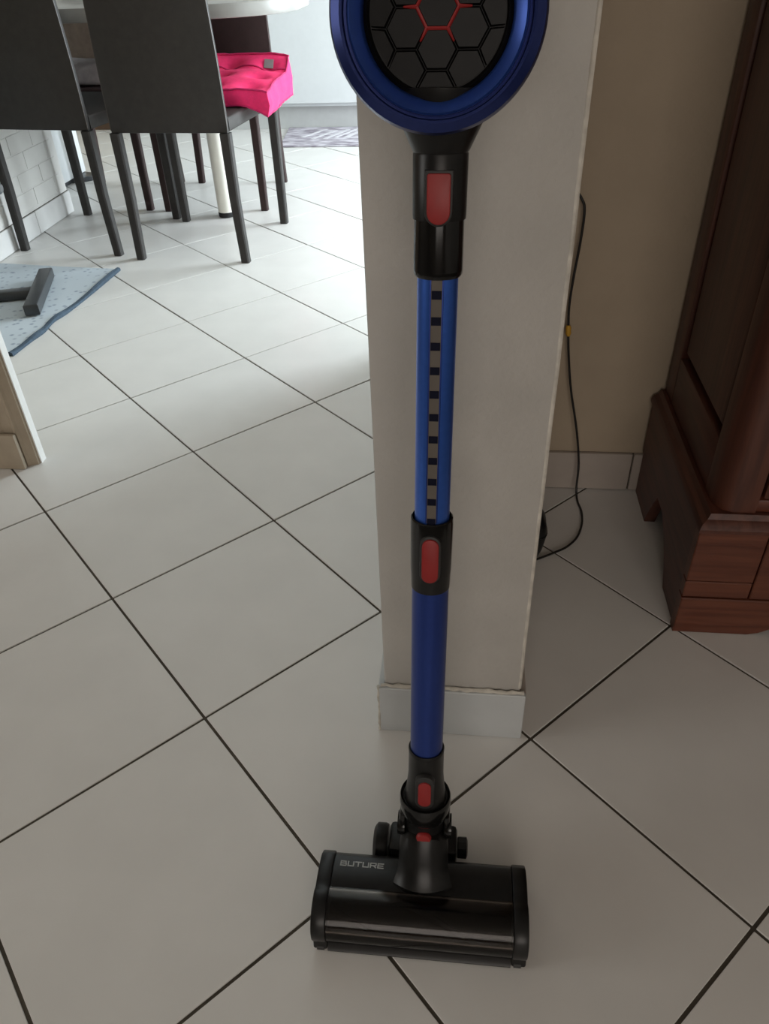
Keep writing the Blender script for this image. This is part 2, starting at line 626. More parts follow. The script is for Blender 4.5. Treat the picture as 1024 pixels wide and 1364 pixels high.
# ------------------------------------------------------------------ kitchen units along the north wall
for i, (x0, x1) in enumerate(((-1.02, -0.34), (-0.34, 0.56), (0.56, 1.16))):
    lab = ('white kitchen base cabinet behind the chairs, left one', 'white kitchen base cabinet behind the marbled kitchen mat',
           'white kitchen base cabinet hidden partly by the wall end')[i]
    c = thing('kitchen_cabinet', lab, 'cabinet', (0.5 * (x0 + x1), 4.15, 0), group='white kitchen base cabinets')
    box_obj('body', (x0 + .001, x1 - .001, 3.990, YN - 0.002, 0.125, 0.86), 'white_gloss', c)
    dr = box_obj('door', (x0 + .002, x1 - .002, 3.970, 3.989, 0.143, 0.855), 'white_gloss', c, bevel=0.0015, seg=1)
    bm = bmesh.new()
    add_tube(bm, [(x0 + .1, 3.945, 0.80), (x1 - .1, 3.945, 0.80)], 0.005, 8)
    for xx in (x0 + .13, x1 - .13):
        add_tube(bm, [(xx, 3.945, 0.80), (xx, 3.972, 0.80)], 0.004, 6)
    obj('handle', bm, 'metal_light', dr, smooth=60)
    box_obj('plinth', (x0 + .0005, x1 - .0005, 4.032, 4.050, 0.0, 0.124), 'plinth_grey', c, label='grey plinth')
wt = box_obj('worktop', (-1.02, 1.16, 3.955, YN - 0.002, 0.8605, 0.90), 'table_top', bevel=0.004)
tag(wt, 'pale grey worktop on the white kitchen cabinets', 'worktop')

# pale yellow wooden unit far left
c = thing('wooden_sideboard', 'yellow wooden unit with a brown base far behind the left chairs', 'sideboard', (-1.4, 4.2, 0))
box_obj('body', (-1.80, -1.04, 4.09, YN - 0.002, 0.055, 0.80), 'yellow_wood', c, bevel=0.004)
box_obj('base', (-1.79, -1.05, 4.085, YN - 0.004, 0.0, 0.0545), 'brown_base', c)
box_obj('door', (-1.79, -1.425, 4.075, 4.0895, 0.07, 0.79), 'yellow_wood', c, bevel=0.002)
box_obj('door', (-1.415, -1.05, 4.075, 4.0895, 0.07, 0.79), 'yellow_wood', c, bevel=0.002)

# white appliance with a dark foot
c = thing('white_appliance', 'white kitchen unit with a dark foot beyond the low brick wall', 'appliance', (-1.07, 2.68, 0))
box_obj('body', (-1.30, -0.835, 2.41, 2.95, 0.022, 0.86), 'white_gloss', c, bevel=0.006, seg=2)
bm = bmesh.new()
add_prism(bm, [(-1.28, 2.43), (-0.86, 2.43), (-0.85, 2.80), (-0.80, 2.815), (-0.765, 2.85), (-0.765, 2.92), (-0.85, 2.945), (-1.28, 2.945)], 'z', 0.0, 0.0215, bevel=0.003)
obj('foot', bm, 'metal_grey', c, smooth=30, label='dark grey foot plate')

# ------------------------------------------------------------------ armoire
AX, AY0, AY1 = 1.440, 0.004, 0.374
c = thing('wooden_armoire', 'dark red-brown wooden armoire with bracket feet at the right', 'armoire', (1.85, 0.19, 0))
AX2 = 2.35
# plinth side board with cut-out, y-z outline
side = [(-0.006, 0.0), (0.090, 0.0), (0.104, 0.022), (0.128, 0.050), (0.160, 0.074), (0.200, 0.086), (0.228, 0.082), (0.243, 0.066), (0.262, 0.030), (0.275, 0.0), (AY1, 0.0),
        (AY1, 0.205), (-0.006, 0.205)]
box_obj('plinth_side', (1.4230, 1.4455, -0.006, AY1, 0.0945, 0.205), 'wood_side', c, bevel=0.0015, seg=1)
for pts in ([(-0.006, 0.0), (0.090, 0.0), (0.104, 0.022), (0.128, 0.050), (0.156, 0.074), (0.190, 0.0935), (-0.006, 0.0935)],
            [(0.224, 0.0935), (0.243, 0.066), (0.262, 0.030), (0.275, 0.0), (AY1, 0.0), (AY1, 0.0935)]):
    bm = bmesh.new()
    add_prism(bm, pts, 'x', 1.4250, 1.4455, bevel=0.001, seg=1)
    obj('bracket_foot', bm, 'wood_side', c, smooth=30)
# plinth front board with the bracket foot curve (x-z)
front = [(1.4215, 0.0), (1.535, 0.0), (1.552, 0.004), (1.572, 0.016), (1.60, 0.036), (1.65, 0.056), (1.74, 0.066), (2.06, 0.066), (2.15, 0.056), (2.20, 0.036), (2.235, 0.012), (2.26, 0.0), (AX2, 0.0),
         (AX2, 0.074), (1.4215, 0.074)]
bm = bmesh.new()
add_prism(bm, front, 'y', -0.014, 0.008, bevel=0.0018, seg=1)
obj('plinth_foot_board', bm, 'wood_along', c, smooth=30)
for (x0, x1, z0, z1) in ((1.4215, 1.5195, 0.0762, 0.1075), (1.4215, 1.5195, 0.1090, 0.2045), (1.5215, AX2, 0.0762, 0.2045)):
    box_obj('plinth_board', (x0, x1, -0.012, 0.008, z0, z1), 'wood_along', c, bevel=0.0016, seg=1)
box_obj('plinth_backing', (1.4255, AX2 - .01, 0.0085, 0.016, 0.070, 0.203), 'brown_base', c)
# moulding on top of the plinth
bm = bmesh.new()
sec = []
for (x0, y0, z) in ((1.4190, -0.0160, 0.2055), (1.4190, -0.0160, 0.2115), (1.4225, -0.0115, 0.2180), (1.4300, -0.0040, 0.2220), (1.4345, 0.0, 0.2300)):
    sec.append([(x0, y0, z), (AX2, y0, z), (AX2, AY1, z), (x0, AY1, z)])
add_loft(bm, sec)
obj('moulding', bm, 'wood_side', c, smooth=30)
# body: side frame, recessed panel, corner post, front door
HT = 2.05
box_obj('side_stile', (AX, AX + .03, 0.322, AY1, 0.2305, HT), 'wood_upright', c, bevel=0.003)
box_obj('side_rail', (AX, AX + .03, 0.0635, 0.3215, 0.2305, 0.318), 'wood_side', c, bevel=0.003)
box_obj('panel_groove', (AX + .016, AX + .028, 0.0635, 0.3215, 0.3185, HT - 0.1), 'brown_base', c)
box_obj('side_panel', (AX + .004, AX + .0158, 0.0755, 0.3110, 0.3320, HT - 0.113), 'wood_upright', c, bevel=0.003, label='raised side panel in a dark groove')
box_obj('side_rail', (AX, AX + .03, 0.0635, 0.3215, HT - 0.0995, HT), 'wood_side', c, bevel=0.003)
bm = bmesh.new()
add_prism(bm, [(AX, 0.063), (AX, 0.034), (AX + .004, 0.020), (AX + .012, 0.009), (AX + .026, AY0), (AX + .056, AY0), (AX + .056, 0.030), (AX + .030, 0.063)], 'z', 0.2305, HT)
obj('corner_post', bm, 'wood_upright', c, smooth=40, label='rounded reddish front corner post')
box_obj('bottom_rail', (AX + .0565, AX2 - .03, AY0 + .002, 0.030, 0.2305, 0.252), 'wood_along', c, bevel=0.003)
dr = box_obj('door', (AX + .060, 1.885, AY0 - .002, 0.026, 0.2555, HT - .05), 'wood_upright', c, bevel=0.004)
bm = bmesh.new()
add_box(bm, AX + .085, 1.85, AY0 - .010, AY0 - .0025, 0.30, HT - .12, bevel=0.006)
obj('raised_panel', bm, 'wood_upright', dr, smooth=30)
dr = box_obj('door', (1.890, AX2 - .055, AY0 - .002, 0.026, 0.2555, HT - .05), 'wood_upright', c, bevel=0.004)
bm = bmesh.new()
add_box(bm, 1.925, AX2 - .09, AY0 - .010, AY0 - .0025, 0.30, HT - .12, bevel=0.006)
obj('raised_panel', bm, 'wood_upright', dr, smooth=30)
box_obj('carcass', (AX + .031, AX2 - .002, 0.0305, AY1, 0.2305, HT), 'wood_side', c)
box_obj('cornice', (AX - .03, AX2 + .03, AY0 - .03, AY1, HT + .0005, HT + .07), 'wood_along', c, bevel=0.012, seg=3)
for x0 in (AX2 - .022,):
    bm = bmesh.new()
    add_prism(bm, side, 'x', x0, x0 + .022, bevel=0.0015, seg=1)
    obj('plinth_side', bm, 'wood_side', c, smooth=30)

# ------------------------------------------------------------------ dining chairs


def make_chair(label, mat):
    t = thing('dining_chair', label, 'chair', (0, 0, 0), group='dark leather dining chairs', local=True)
    # backrest with cut seat-bottom edge; outline x-z tapering upward
    bm = bmesh.new()
    outl = [(-0.201, 0.418), (0.201, 0.418), (0.2015, 0.46), (0.199, 0.62), (0.192, 0.80), (0.184, 0.965), (0.172, 0.985), (-0.172, 0.985), (-0.184, 0.965), (-0.192, 0.80), (-0.199, 0.62), (-0.2015, 0.46)]
    add_prism(bm, outl, 'y', -0.0095, 0.0095, bevel=0.004, seg=2)
    # the back leans away a little above the seat
    for v in bm.verts:
        if v.co.z > 0.50:
            v.co.y -= 0.012 * ((v.co.z - 0.50) / 0.485) ** 1.3
    back = obj('backrest', bm, mat, t, smooth=30)
    for s in (-1, 1):
        bm = bmesh.new()
        p = [(s * 0.2005, -0.0082, 0.425), (s * 0.2008, -0.0082, 0.46), (s * 0.1985, -0.0092, 0.62), (s * 0.1915, -0.0137, 0.80), (s * 0.1835, -0.0197, 0.965)]
        add_tube(bm, smooth_path(p, 4), 0.0016, 5)
        obj('piping', bm, 'leather_edge', back, smooth=60, label='paler stitched edge')
    bm = bmesh.new()
    add_prism(bm, [(-0.202, 0.0105), (0.202, 0.0105), (0.215, 0.455), (0.205, 0.482), (-0.205, 0.482), (-0.215, 0.455)], 'z', 0.418, 0.462, bevel=0.009, seg=3)
    obj('seat', bm, mat, t, smooth=35)
    for (x, y, ztop) in ((-0.1905, 0, 0.4175), (0.1905, 0, 0.4175), (-0.2085, 0.458, 0.4175), (0.2085, 0.458, 0.4175)):
        bm = bmesh.new()
        a, b = 0.0170, 0.0145
        sx = (0.008 if y < 0.1 else 0.0) * (-1 if x < 0 else 1)
        sec = []
        for (z, w, dx) in ((0.0, b, sx), (ztop * 0.5, (a + b) / 2, 0), (ztop, a, 0)):
            k = w * 0.72
            sec.append([(x + dx + px, y + py, z) for px, py in ((-w, -k), (-k, -w), (k, -w), (w, -k), (w, k), (k, w), (-k, w), (-w, k))])
        add_loft(bm, sec)
        lg = obj('leg', bm, mat, t, smooth=25)
    return t


def copy_tree(o, parent=None):
    c = o.copy()
    COL.objects.link(c)
    c.parent = parent
    for ch in list(o.children):
        copy_tree(ch, c)
    return c


ch0 = make_chair('dark leather dining chair seen from behind, carrying the pink cushion', 'leather')
ch1 = copy_tree(ch0)
ch0.location = (0.091, 1.720, 0)
ch0.rotation_euler.z = R(-4.2)
ch1.location = (-0.406, 1.805, 0)
ch1.rotation_euler.z = R(-8.0)
ch1['label'] = 'dark leather dining chair seen from behind, the leftmost, beside the low brick wall'
ch2 = make_chair('dark brown dining chair facing the viewer across the table, behind the pink cushion', 'leather_red')
ch2.location = (0.0, 2.798, 0)
ch2.rotation_euler.z = R(180.4)
ch3 = copy_tree(ch2)
ch3.location = (-0.503, 2.812, 0)
ch3.rotation_euler.z = R(180)
ch3['label'] = 'dark brown dining chair facing the viewer, with a beige throw on it'

# ------------------------------------------------------------------ table
c = thing('dining_table', 'pale grey dining table with a rounded end on one cream leg', 'table', (-0.1, 2.33, 0))
bm = bmesh.new()
pts = []
x1, ya, yb, rr = 0.447, 1.950, 2.720, 0.30
for k in range(11):
    a = -math.pi / 2 + math.pi / 2 * k / 10
    pts.append((x1 - rr + rr * math.cos(a), ya + rr + rr * math.sin(a)))
for k in range(11):
    a = math.pi / 2 * k / 10
    pts.append((x1 - rr + rr * math.cos(a), yb - rr + rr * math.sin(a)))
pts += [(-0.765, yb), (-0.765, ya)]
add_prism(bm, pts, 'z', 0.7085, 0.750, bevel=0.003, seg=2)
obj('tabletop', bm, 'table_top', c, smooth=30)
bm = bmesh.new()
add_lathe(bm, [(0.0, 0.020), (0.034, 0.020), (0.034, 0.7080), (0.0, 0.7080)], 28, Matrix.Translation((0.069, 2.262, 0)))
lg = obj('leg', bm, 'cream_metal', c, smooth=40, label='cream round leg')
bm = bmesh.new()
add_lathe(bm, [(0.0, 0.0), (0.032, 0.0), (0.0345, 0.004), (0.0345, 0.0195), (0.0, 0.0195)], 28, Matrix.Translation((0.069, 2.262, 0)))
obj('rubber_foot', bm, 'rubber', lg, smooth=40)

# ------------------------------------------------------------------ pink cushion on the chair
c = thing('pink_cushion', 'bright pink tufted box cushion on the seat of the right near chair', 'cushion', (0.18, 2.09, 0.463))
CX0, CX1, CY0, CY1 = -0.025, 0.384, 1.880, 2.300
bm = bmesh.new()
NX, NY = 25, 25
tufts = [(-0.5 + (i + 0.5) / 3, -0.5 + (j + 0.5) / 3) for i in range(3) for j in range(3)]


def droop(x):          # the overhanging right side hangs over the seat edge
    return -0.030 * max(0.0, (x - 0.30) / 0.085) ** 1.6


def ctop(i, j):
    u, v = i / (NX - 1), j / (NY - 1)
    x = CX0 + (CX1 - CX0) * u
    y = CY0 + (CY1 - CY0) * v
    z = 0.515 + 0.022 * v + 0.012 * math.sin(math.pi * u) * math.sin(math.pi * v)
    if v > 0.76:
        z += 0.034 * ((v - 0.76) / 0.24) ** 0.8
    for (a, b) in tufts:
        d2 = ((u - 0.5 - a) ** 2 + ((v - 0.5 - b) * 1.0) ** 2)
        z -= 0.024 * math.exp(-d2 / 0.006)
    x += 0.004 * math.sin(9 * v + 1)
    y += 0.004 * math.sin(8 * u + 0.5) * (1 if v in (0, 1) else 0.3)
    return Vector((x, y, z + droop(x) * 0.35))


def cbot(i, j):
    u, v = i / (NX - 1), j / (NY - 1)
    x = CX0 + (CX1 - CX0) * u
    y = CY0 + (CY1 - CY0) * v
    return Vector((x + 0.004 * math.sin(7 * v), y, 0.4635 + droop(x) + 0.003 * math.sin(11 * u) * (1 if v == 0 else 0)))


tv = [[bm.verts.new(ctop(i, j)) for j in range(NY)] for i in range(NX)]
bv = [[bm.verts.new(cbot(i, j)) for j in range(NY)] for i in range(NX)]
for i in range(NX - 1):
    for j in range(NY - 1):
        bm.faces.new((tv[i][j], tv[i + 1][j], tv[i + 1][j + 1], tv[i][j + 1]))
        bm.faces.new((bv[i][j], bv[i][j + 1], bv[i + 1][j + 1], bv[i + 1][j]))
ring = [(i, 0) for i in range(NX - 1)] + [(NX - 1, j) for j in range(NY - 1)] + [(i, NY - 1) for i in range(NX - 1, 0, -1)] + [(0, j) for j in range(NY - 1, 0, -1)]
cc = Vector(((CX0 + CX1) / 2, (CY0 + CY1) / 2, 0))
mid = []
for (i, j) in ring:
    p = (tv[i][j].co + bv[i][j].co) / 2
    d = (p - cc)
    d.z = 0
    w = 0.010 + 0.004 * math.sin(i * 1.1 + j * 0.9)
    nrm = Vector(((-1 if i == 0 else 1 if i == NX - 1 else 0), (-1 if j == 0 else 1 if j == NY - 1 else 0), 0)).normalized()
    mid.append(bm.verts.new(p + nrm * w))
n = len(ring)
for k in range(n):
    a, b = ring[k], ring[(k + 1) % n]
    bm.faces.new((bv[a[0]][a[1]], bv[b[0]][b[1]], mid[(k + 1) % n], mid[k]))
    bm.faces.new((mid[k], mid[(k + 1) % n], tv[b[0]][b[1]], tv[a[0]][a[1]]))
bmesh.ops.recalc_face_normals(bm, faces=bm.faces[:])
edge_top = [tv[i][j].co.copy() for (i, j) in ring]
edge_bot = [bv[i][j].co.copy() for (i, j) in ring]
seam = [tv[i][19].co.copy() + Vector((0, 0, 0.002)) for i in range(NX)]
body = obj('body', bm, 'pink_fabric', c, smooth=50)
for name, loop in (('piping', edge_top), ('piping', edge_bot)):
    bm = bmesh.new()
    pts = [p + Vector((random.uniform(-.0015, .0015), random.uniform(-.0015, .0015), 0.002 + random.uniform(-.001, .0018))) for p in loop]
    add_tube(bm, pts + [pts[0]], 0.0034, 6)
    obj(name, bm, 'pink_piping', c, smooth=60, label='ruffled piping in deeper pink')
bm = bmesh.new()
add_tube(bm, seam, 0.0030, 6)
obj('seam', bm, 'pink_piping', c, smooth=60)
box_obj('tag', (0.292, 0.318, 2.215, 2.238, 0.553, 0.5545), 'tag_grey', c, label='small grey label')
ob = bpy.data.objects['tag']
ob.data.transform(Matrix.Identity(4))
bm = bmesh.new()
p00 = ctop(19, 20) + Vector((0, 0, 0.003))
p10 = ctop(21, 20) + Vector((0, 0, 0.003))
p11 = ctop(21, 22) + Vector((0, 0, 0.003))
p01 = ctop(19, 22) + Vector((0, 0, 0.003))
off = ORIGIN[c.name]
vs = [bm.verts.new(p - off) for p in (p00, p10, p11, p01)]
vs2 = [bm.verts.new(p - off + Vector((0, -0.0005, 0.0012))) for p in (p00, p10, p11, p01)]
bm.faces.new(vs[::-1])
bm.faces.new(vs2)
for k in range(4):
    bm.faces.new((vs[k], vs[(k + 1) % 4], vs2[(k + 1) % 4], vs2[k]))
bm.to_mesh(ob.data)
bm.free()

# ------------------------------------------------------------------ throw and cushion on the far left chair


def lumpy(name, b, mat, label, cat, amp, seed, rad=0.35):
    random.seed(seed)
    x0, x1, y0, y1, z0, z1 = b
    bm = bmesh.new()
    bmesh.ops.create_cube(bm, size=2.0)
    bmesh.ops.subdivide_edges(bm, edges=bm.edges[:], cuts=9, use_grid_fill=True)
    ph = [random.uniform(0, 6) for _ in range(6)]
    for v in bm.verts:
        p = v.co.copy()
        s = p.normalized()
        sup = (abs(s.x) ** 5 + abs(s.y) ** 5 + abs(s.z) ** 5) ** (-1 / 5)
        p = s * sup
        x = (x0 + x1) / 2 + p.x * (x1 - x0) / 2
        y = (y0 + y1) / 2 + p.y * (y1 - y0) / 2
        z = (z0 + z1) / 2 + p.z * (z1 - z0) / 2
        w = amp * (math.sin(55 * z + 14 * x + ph[0]) + 0.7 * math.sin(85 * z - 22 * x + ph[1]) + 0.6 * math.sin(31 * x + ph[2]))
        if p.z > -0.9:
            y += -w * (1 if p.y < 0 else 0.3)
            z += 0.5 * w * (p.z > 0.5)
        v.co = (x, y, z)
    o = obj(name, bm, mat, None, smooth=70)
    return tag(o, label, cat)


lumpy('folded_throw', (-0.70, -0.34, 2.40, 2.66, 0.4625, 0.545), 'throw_grey', 'folded grey-mauve throw lying on the seat of the far left chair', 'blanket', 0.006, 3)
lumpy('beige_cushion', (-0.70, -0.35, 2.665, 2.765, 0.4635, 0.690), 'throw_beige', 'beige cushion leaning on the back of the far left chair', 'cushion', 0.004, 7)

# ------------------------------------------------------------------ dotted mat with a dark blue border
c = thing('dotted_floor_mat', 'pale blue-grey dotted floor mat with a dark blue border, under the metal stand', 'mat', (-0.41, 1.3, 0))
right = smooth_path([(-0.150, 1.617), (-0.160, 1.40), (-0.172, 1.24), (-0.186, 1.165), (-0.180, 1.09), (-0.190, 1.02), (-0.197, 0.932)], 6)
bm = bmesh.new()
outl = [(p.x, p.y) for p in right] + [(-0.60, 0.965), (-0.622, 1.32), (-0.618, 1.672), (-0.38, 1.640)]
add_prism(bm, outl, 'z', 0.0006, 0.0052)
obj('mat', bm, 'mat_dotted', c)
bm = bmesh.new()
n = len(right)
for k in range(n - 1):
    pass
sec = []
for k, p in enumerate(right):
    zz = 0.0006
    hgt = 0.011 + 0.003 * math.sin(k * 0.55)
    sec.append([(p.x - 0.007, p.y, zz), (p.x - 0.006, p.y, zz + hgt * .8), (p.x, p.y, zz + hgt), (p.x + 0.0075, p.y, zz + hgt * .75), (p.x + 0.009, p.y, zz)])
add_loft(bm, sec)
obj('border', bm, 'mat_edge', c, smooth=40, label='dark blue border')

# ------------------------------------------------------------------ kitchen mat
c = thing('kitchen_mat', 'grey and white marbled kitchen mat lying before the white cabinets', 'mat', (0.45, 3.77, 0))
bm = bmesh.new()
add_prism(bm, [(0.022, 3.520), (0.930, 3.520), (0.900, 4.020), (-0.025, 4.020)], 'z', 0.0006, 0.009, bevel=0.003, seg=1)
obj('mat', bm, 'mat_marbled', c, smooth=30)
bm = bmesh.new()
random.seed(11)
x = 0.10
while x < 0.90:
    w = random.uniform(0.018, 0.03)
    hh = random.uniform(0.16, 0.27)
    y = 3.70 + random.uniform(-.02, .03)
    sl = 0.10
    vs = [(x, y), (x + w, y), (x + w + sl, y + hh), (x + sl, y + hh)]
    if x + w + sl < 0.92:
        add_prism(bm, vs, 'z', 0.0092, 0.0102)
    x += random.uniform(0.05, 0.085)
simple('print_white', (0.60, 0.58, 0.61), 0.9)
obj('print', bm, 'print_white', c, label='white slanted print strokes')

# ------------------------------------------------------------------ black metal stand on the dotted mat
c = thing('metal_stand', 'dark metal pedestal stand with a crossbar foot on the dotted mat', 'stand', (-0.45, 1.3, 0.0055))
def bar(name, p0, p1, w, z0, z1, mat='metal_grey', bev=0.006):
    p0, p1 = Vector(p0), Vector(p1)
    d = (p1 - p0).normalized()
    nn = Vector((-d.y, d.x))
    bm = bmesh.new()
    pts = [p0 - nn * w / 2, p1 - nn * w / 2, p1 + nn * w / 2, p0 + nn * w / 2]
    add_prism(bm, [(p.x, p.y) for p in pts], 'z', z0, z1, bevel=bev, seg=2)
    return obj(name, bm, mat, c, smooth=30)
bar('crossbar', (-0.256, 1.195), (-0.362, 1.520), 0.044, 0.0075, 0.044)
bar('beam', (-0.318, 1.352), (-0.470, 1.305), 0.036, 0.0085, 0.038)
bm = bmesh.new()
add_lathe(bm, [(0.0, 0.0075), (0.052, 0.0075), (0.048, 0.03), (0.034, 0.055), (0.024, 0.09), (0.022, 0.60), (0.0, 0.60)], 24, Matrix.Translation((-0.487, 1.30, 0)))
obj('column', bm, 'metal_grey', c, smooth=40)
bm = bmesh.new()
add_tube(bm, [(-0.487, 1.30, 0.33), (-0.395, 1.385, 0.332)], 0.010, 10)
add_tube(bm, smooth_path([(-0.398, 1.382, 0.332), (-0.385, 1.394, 0.332), (-0.352, 1.40, 0.330)], 4), [0.012, 0.014, 0.017, 0.019, 0.020, 0.020, 0.019, 0.017, 0.012], 14)
obj('knob', bm, 'metal_light', c, smooth=50, label='pale grey knob')
bm = bmesh.new()
add_box(bm, -0.63, -0.42, 1.20, 1.40, 0.6005, 0.62, bevel=0.004)
obj('top_plate', bm, 'metal_grey', c, smooth=30)

# ------------------------------------------------------------------ cable and charger at the right wall
cab = [(1.205, 0.3805, 0.62), (1.235, 0.374, 0.583), (1.2485, 0.371, 0.566), (1.2550, 0.370, 0.548), (1.2545, 0.370, 0.50), (1.2505, 0.370, 0.44), (1.249, 0.370, 0.39), (1.2525, 0.369, 0.345), (1.258, 0.368, 0.30), (1.270, 0.366, 0.23),
       (1.2895, 0.362, 0.148), (1.302, 0.357, 0.075), (1.3030, 0.348, 0.022), (1.305, 0.330, 0.004), (1.3095, 0.295, 0.0035), (1.306, 0.255, 0.0035), (1.293, 0.215, 0.0035), (1.272, 0.186, 0.0035), (1.248, 0.168, 0.0035), (1.228, 0.155, 0.0035), (1.213, 0.146, 0.0035), (1.200, 0.140, 0.0035), (1.190, 0.140, 0.0035)]
c = thing('black_cable', 'thin black cable hanging down the beige wall to the black charger', 'cable', (1.25, 0.36, 0))
bm = bmesh.new()
add_tube(bm, smooth_path(cab, 5), 0.0021, 8)
obj('wire', bm, 'cable_black', c, smooth=60)
bm = bmesh.new()
add_tube(bm, [(1.2515, 0.369, 0.355), (1.2520, 0.369, 0.350), (1.2525, 0.369, 0.345), (1.2530, 0.369, 0.340), (1.2538, 0.369, 0.335)], [0.003, 0.0052, 0.0045, 0.0052, 0.003], 8)
obj('clip', bm, 'yellow_label', c, smooth=50, label='yellow tag')

c = thing('black_charger', 'rounded black charger standing on the floor against the wall end', 'charger', (1.2, 0.15, 0))
bm = bmesh.new()
sec = []
for (z, sx, sy, ox) in ((0.0005, 0.010, 0.018, -0.004), (0.006, 0.0165, 0.026, -0.004), (0.03, 0.021, 0.031, -0.0005), (0.058, 0.024, 0.033, 0.001), (0.080, 0.022, 0.031, 0.0), (0.094, 0.016, 0.024, -0.002), (0.099, 0.007, 0.012, -0.004)):
    s = []
    for k in range(24):
        a = 2 * math.pi * k / 24
        ca, sa = math.cos(a), math.sin(a)
        s.append((1.1990 + ox + 1.16 * sx * math.copysign(abs(ca) ** 0.6, ca), 0.160 + sy * math.copysign(abs(sa) ** 0.6, sa), z * 1.09))
    sec.append(s)
add_loft(bm, sec)
obj('body', bm, 'black_satin', c, smooth=60)
bm = bmesh.new()
pts = []
for k in range(25):
    a = 2 * math.pi * k / 24
    ca, sa = math.cos(a), math.sin(a)
    pts.append((1.1998 + 0.0276 * math.copysign(abs(ca) ** 0.6, ca), 0.160 + 0.0332 * math.copysign(abs(sa) ** 0.6, sa), 0.066))
add_tube(bm, pts, 0.0012, 6)
obj('seam', bm, 'black_plastic', c, smooth=60)

# ------------------------------------------------------------------ stick vacuum cleaner
vac = thing('stick_vacuum', 'blue and black stick vacuum cleaner standing upright before the wall end', 'vacuum cleaner', (1.0445, -0.49, 0))
O = Vector((1.0463, -0.4384, 0.112))
DZ = Vector((0.00820, 0.12891, 0.99162)).normalized()
DX = (Vector((1, 0, 0)) - DZ * DZ.x).normalized()
DY = DZ.cross(DX).normalized()          # away from the camera
MS = Matrix(((DX.x, DY.x, DZ.x, O.x), (DX.y, DY.y, DZ.y, O.y), (DX.z, DY.z, DZ.z, O.z), (0, 0, 0, 1)))


def stick_lathe(name, prof, mat, parent=vac, seg=48, label=None, smooth=35):
    bm = bmesh.new()
    add_lathe(bm, prof, seg, MS)
    return obj(name, bm, mat, parent, smooth=smooth, label=label)


# lower collar
lc = stick_lathe('lower_collar', [(0.0, 0.0436), (0.0232, 0.0436), (0.0226, 0.047), (0.0207, 0.058), (0.0188, 0.080), (0.0186, 0.113), (0.0190, 0.1165), (0.0182, 0.1185), (0.0172, 0.1185), (0.0172, 0.112)], 'black_satin')
# lower tube
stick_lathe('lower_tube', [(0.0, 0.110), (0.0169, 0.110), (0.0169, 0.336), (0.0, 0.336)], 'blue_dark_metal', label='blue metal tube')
# clamp collar
cl = stick_lathe('clamp_collar', [(0.0171, 0.328), (0.0176, 0.326), (0.0181, 0.341), (0.0184, 0.345), (0.0187, 0.392), (0.0183, 0.398), (0.0172, 0.399), (0.0163, 0.396), (0.0158, 0.388)], 'black_plastic')
# upper tube with index strip
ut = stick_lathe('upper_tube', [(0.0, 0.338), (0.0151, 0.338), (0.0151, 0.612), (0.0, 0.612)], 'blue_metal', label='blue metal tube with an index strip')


def stick_box(name, x0, x1, d0, d1, s0, s1, mat, parent, bevel=0.0, seg=2, label=None):
    """d = distance towards the camera from the tube axis"""
    bm = bmesh.new()
    add_box(bm, x0, x1, -d1, -d0, s0, s1, bevel=bevel, seg=seg, M=None)
    for v in bm.verts:
        v.co = MS @ v.co
    return obj(name, bm, mat, parent, smooth=30 if bevel else None, label=label)


stick_box('index_strip', -0.0041, 0.0040, 0.0138, 0.0154, 0.400, 0.6115, 'strip_shaded', ut, label='grey index strip, brown-toned for shade')
for k in range(11):
    s = 0.5914 - 0.0190 * k - 0.0000 * k
    stick_box('index_slot', -0.0036, 0.0036, 0.0142, 0.01565, s - 0.0031, s + 0.0031, 'slot_dark', ut, label='dark square slot')
for sx in (-1, 1):
    stick_box('strip_edge', sx * 0.0045 - 0.0006, sx * 0.0045 + 0.0006, 0.0136, 0.0157, 0.400, 0.6115, 'blue_dark_metal', ut, bevel=0.0003, seg=1)
# coupler: glossy sleeve and satin sleeve
gs = stick_lathe('coupler_sleeve', [(0.0153, 0.606), (0.0165, 0.602), (0.0178, 0.604), (0.0180, 0.607), (0.0177, 0.6445), (0.0, 0.6445)], 'black_plastic')
ms = stick_lathe('coupler', [(0.0, 0.6415), (0.0187, 0.6415), (0.0189, 0.644), (0.0190, 0.6828), (0.0186, 0.6838), (0.0194, 0.6848), (0.0285, 0.7035), (0.0335, 0.713), (0.0350, 0.722), (0.0, 0.724)], 'black_satin')


def button(name, w, s0, s1, d0, d1, round_top, parent, label):
    bm = bmesh.new()
    r_ = w / 2
    pts = []
    for k in range(11):
        a = math.pi + math.pi * k / 10
        pts.append((r_ * math.cos(a), s0 + r_ + r_ * math.sin(a)))
    if round_top:
        for k in range(11):
            a = math.pi * k / 10
            pts.append((r_ * math.cos(a), s1 - r_ + r_ * math.sin(a)))
    else:
        c_ = 0.0012
        pts += [(r_, s1 - c_), (r_ - c_, s1), (-r_ + c_, s1), (-r_, s1 - c_)]
    add_prism(bm, pts, 'y', -d1, -d0, bevel=0.0009, seg=2)
    for v in bm.verts:
        v.co = MS @ v.co
    return obj(name, bm, 'red_plastic', parent, smooth=30, label=label)


def bezel(w, s0, s1, d0, d1, round_top, parent):
    bm = bmesh.new()
    r_ = w / 2
    pts = []
    for k in range(13):
        a = math.pi + math.pi * k / 12
        pts.append((r_ * math.cos(a), s0 + r_ + r_ * math.sin(a)))
    if round_top:
        for k in range(13):
            a = math.pi * k / 12
            pts.append((r_ * math.cos(a), s1 - r_ + r_ * math.sin(a)))
    else:
        pts += [(r_, s1), (-r_, s1)]
    add_prism(bm, pts, 'y', -d1, -d0, bevel=0.0014, seg=2)
    for v in bm.verts:
        v.co = MS @ v.co
    return obj('bezel', bm, 'black_matte', parent, smooth=30)


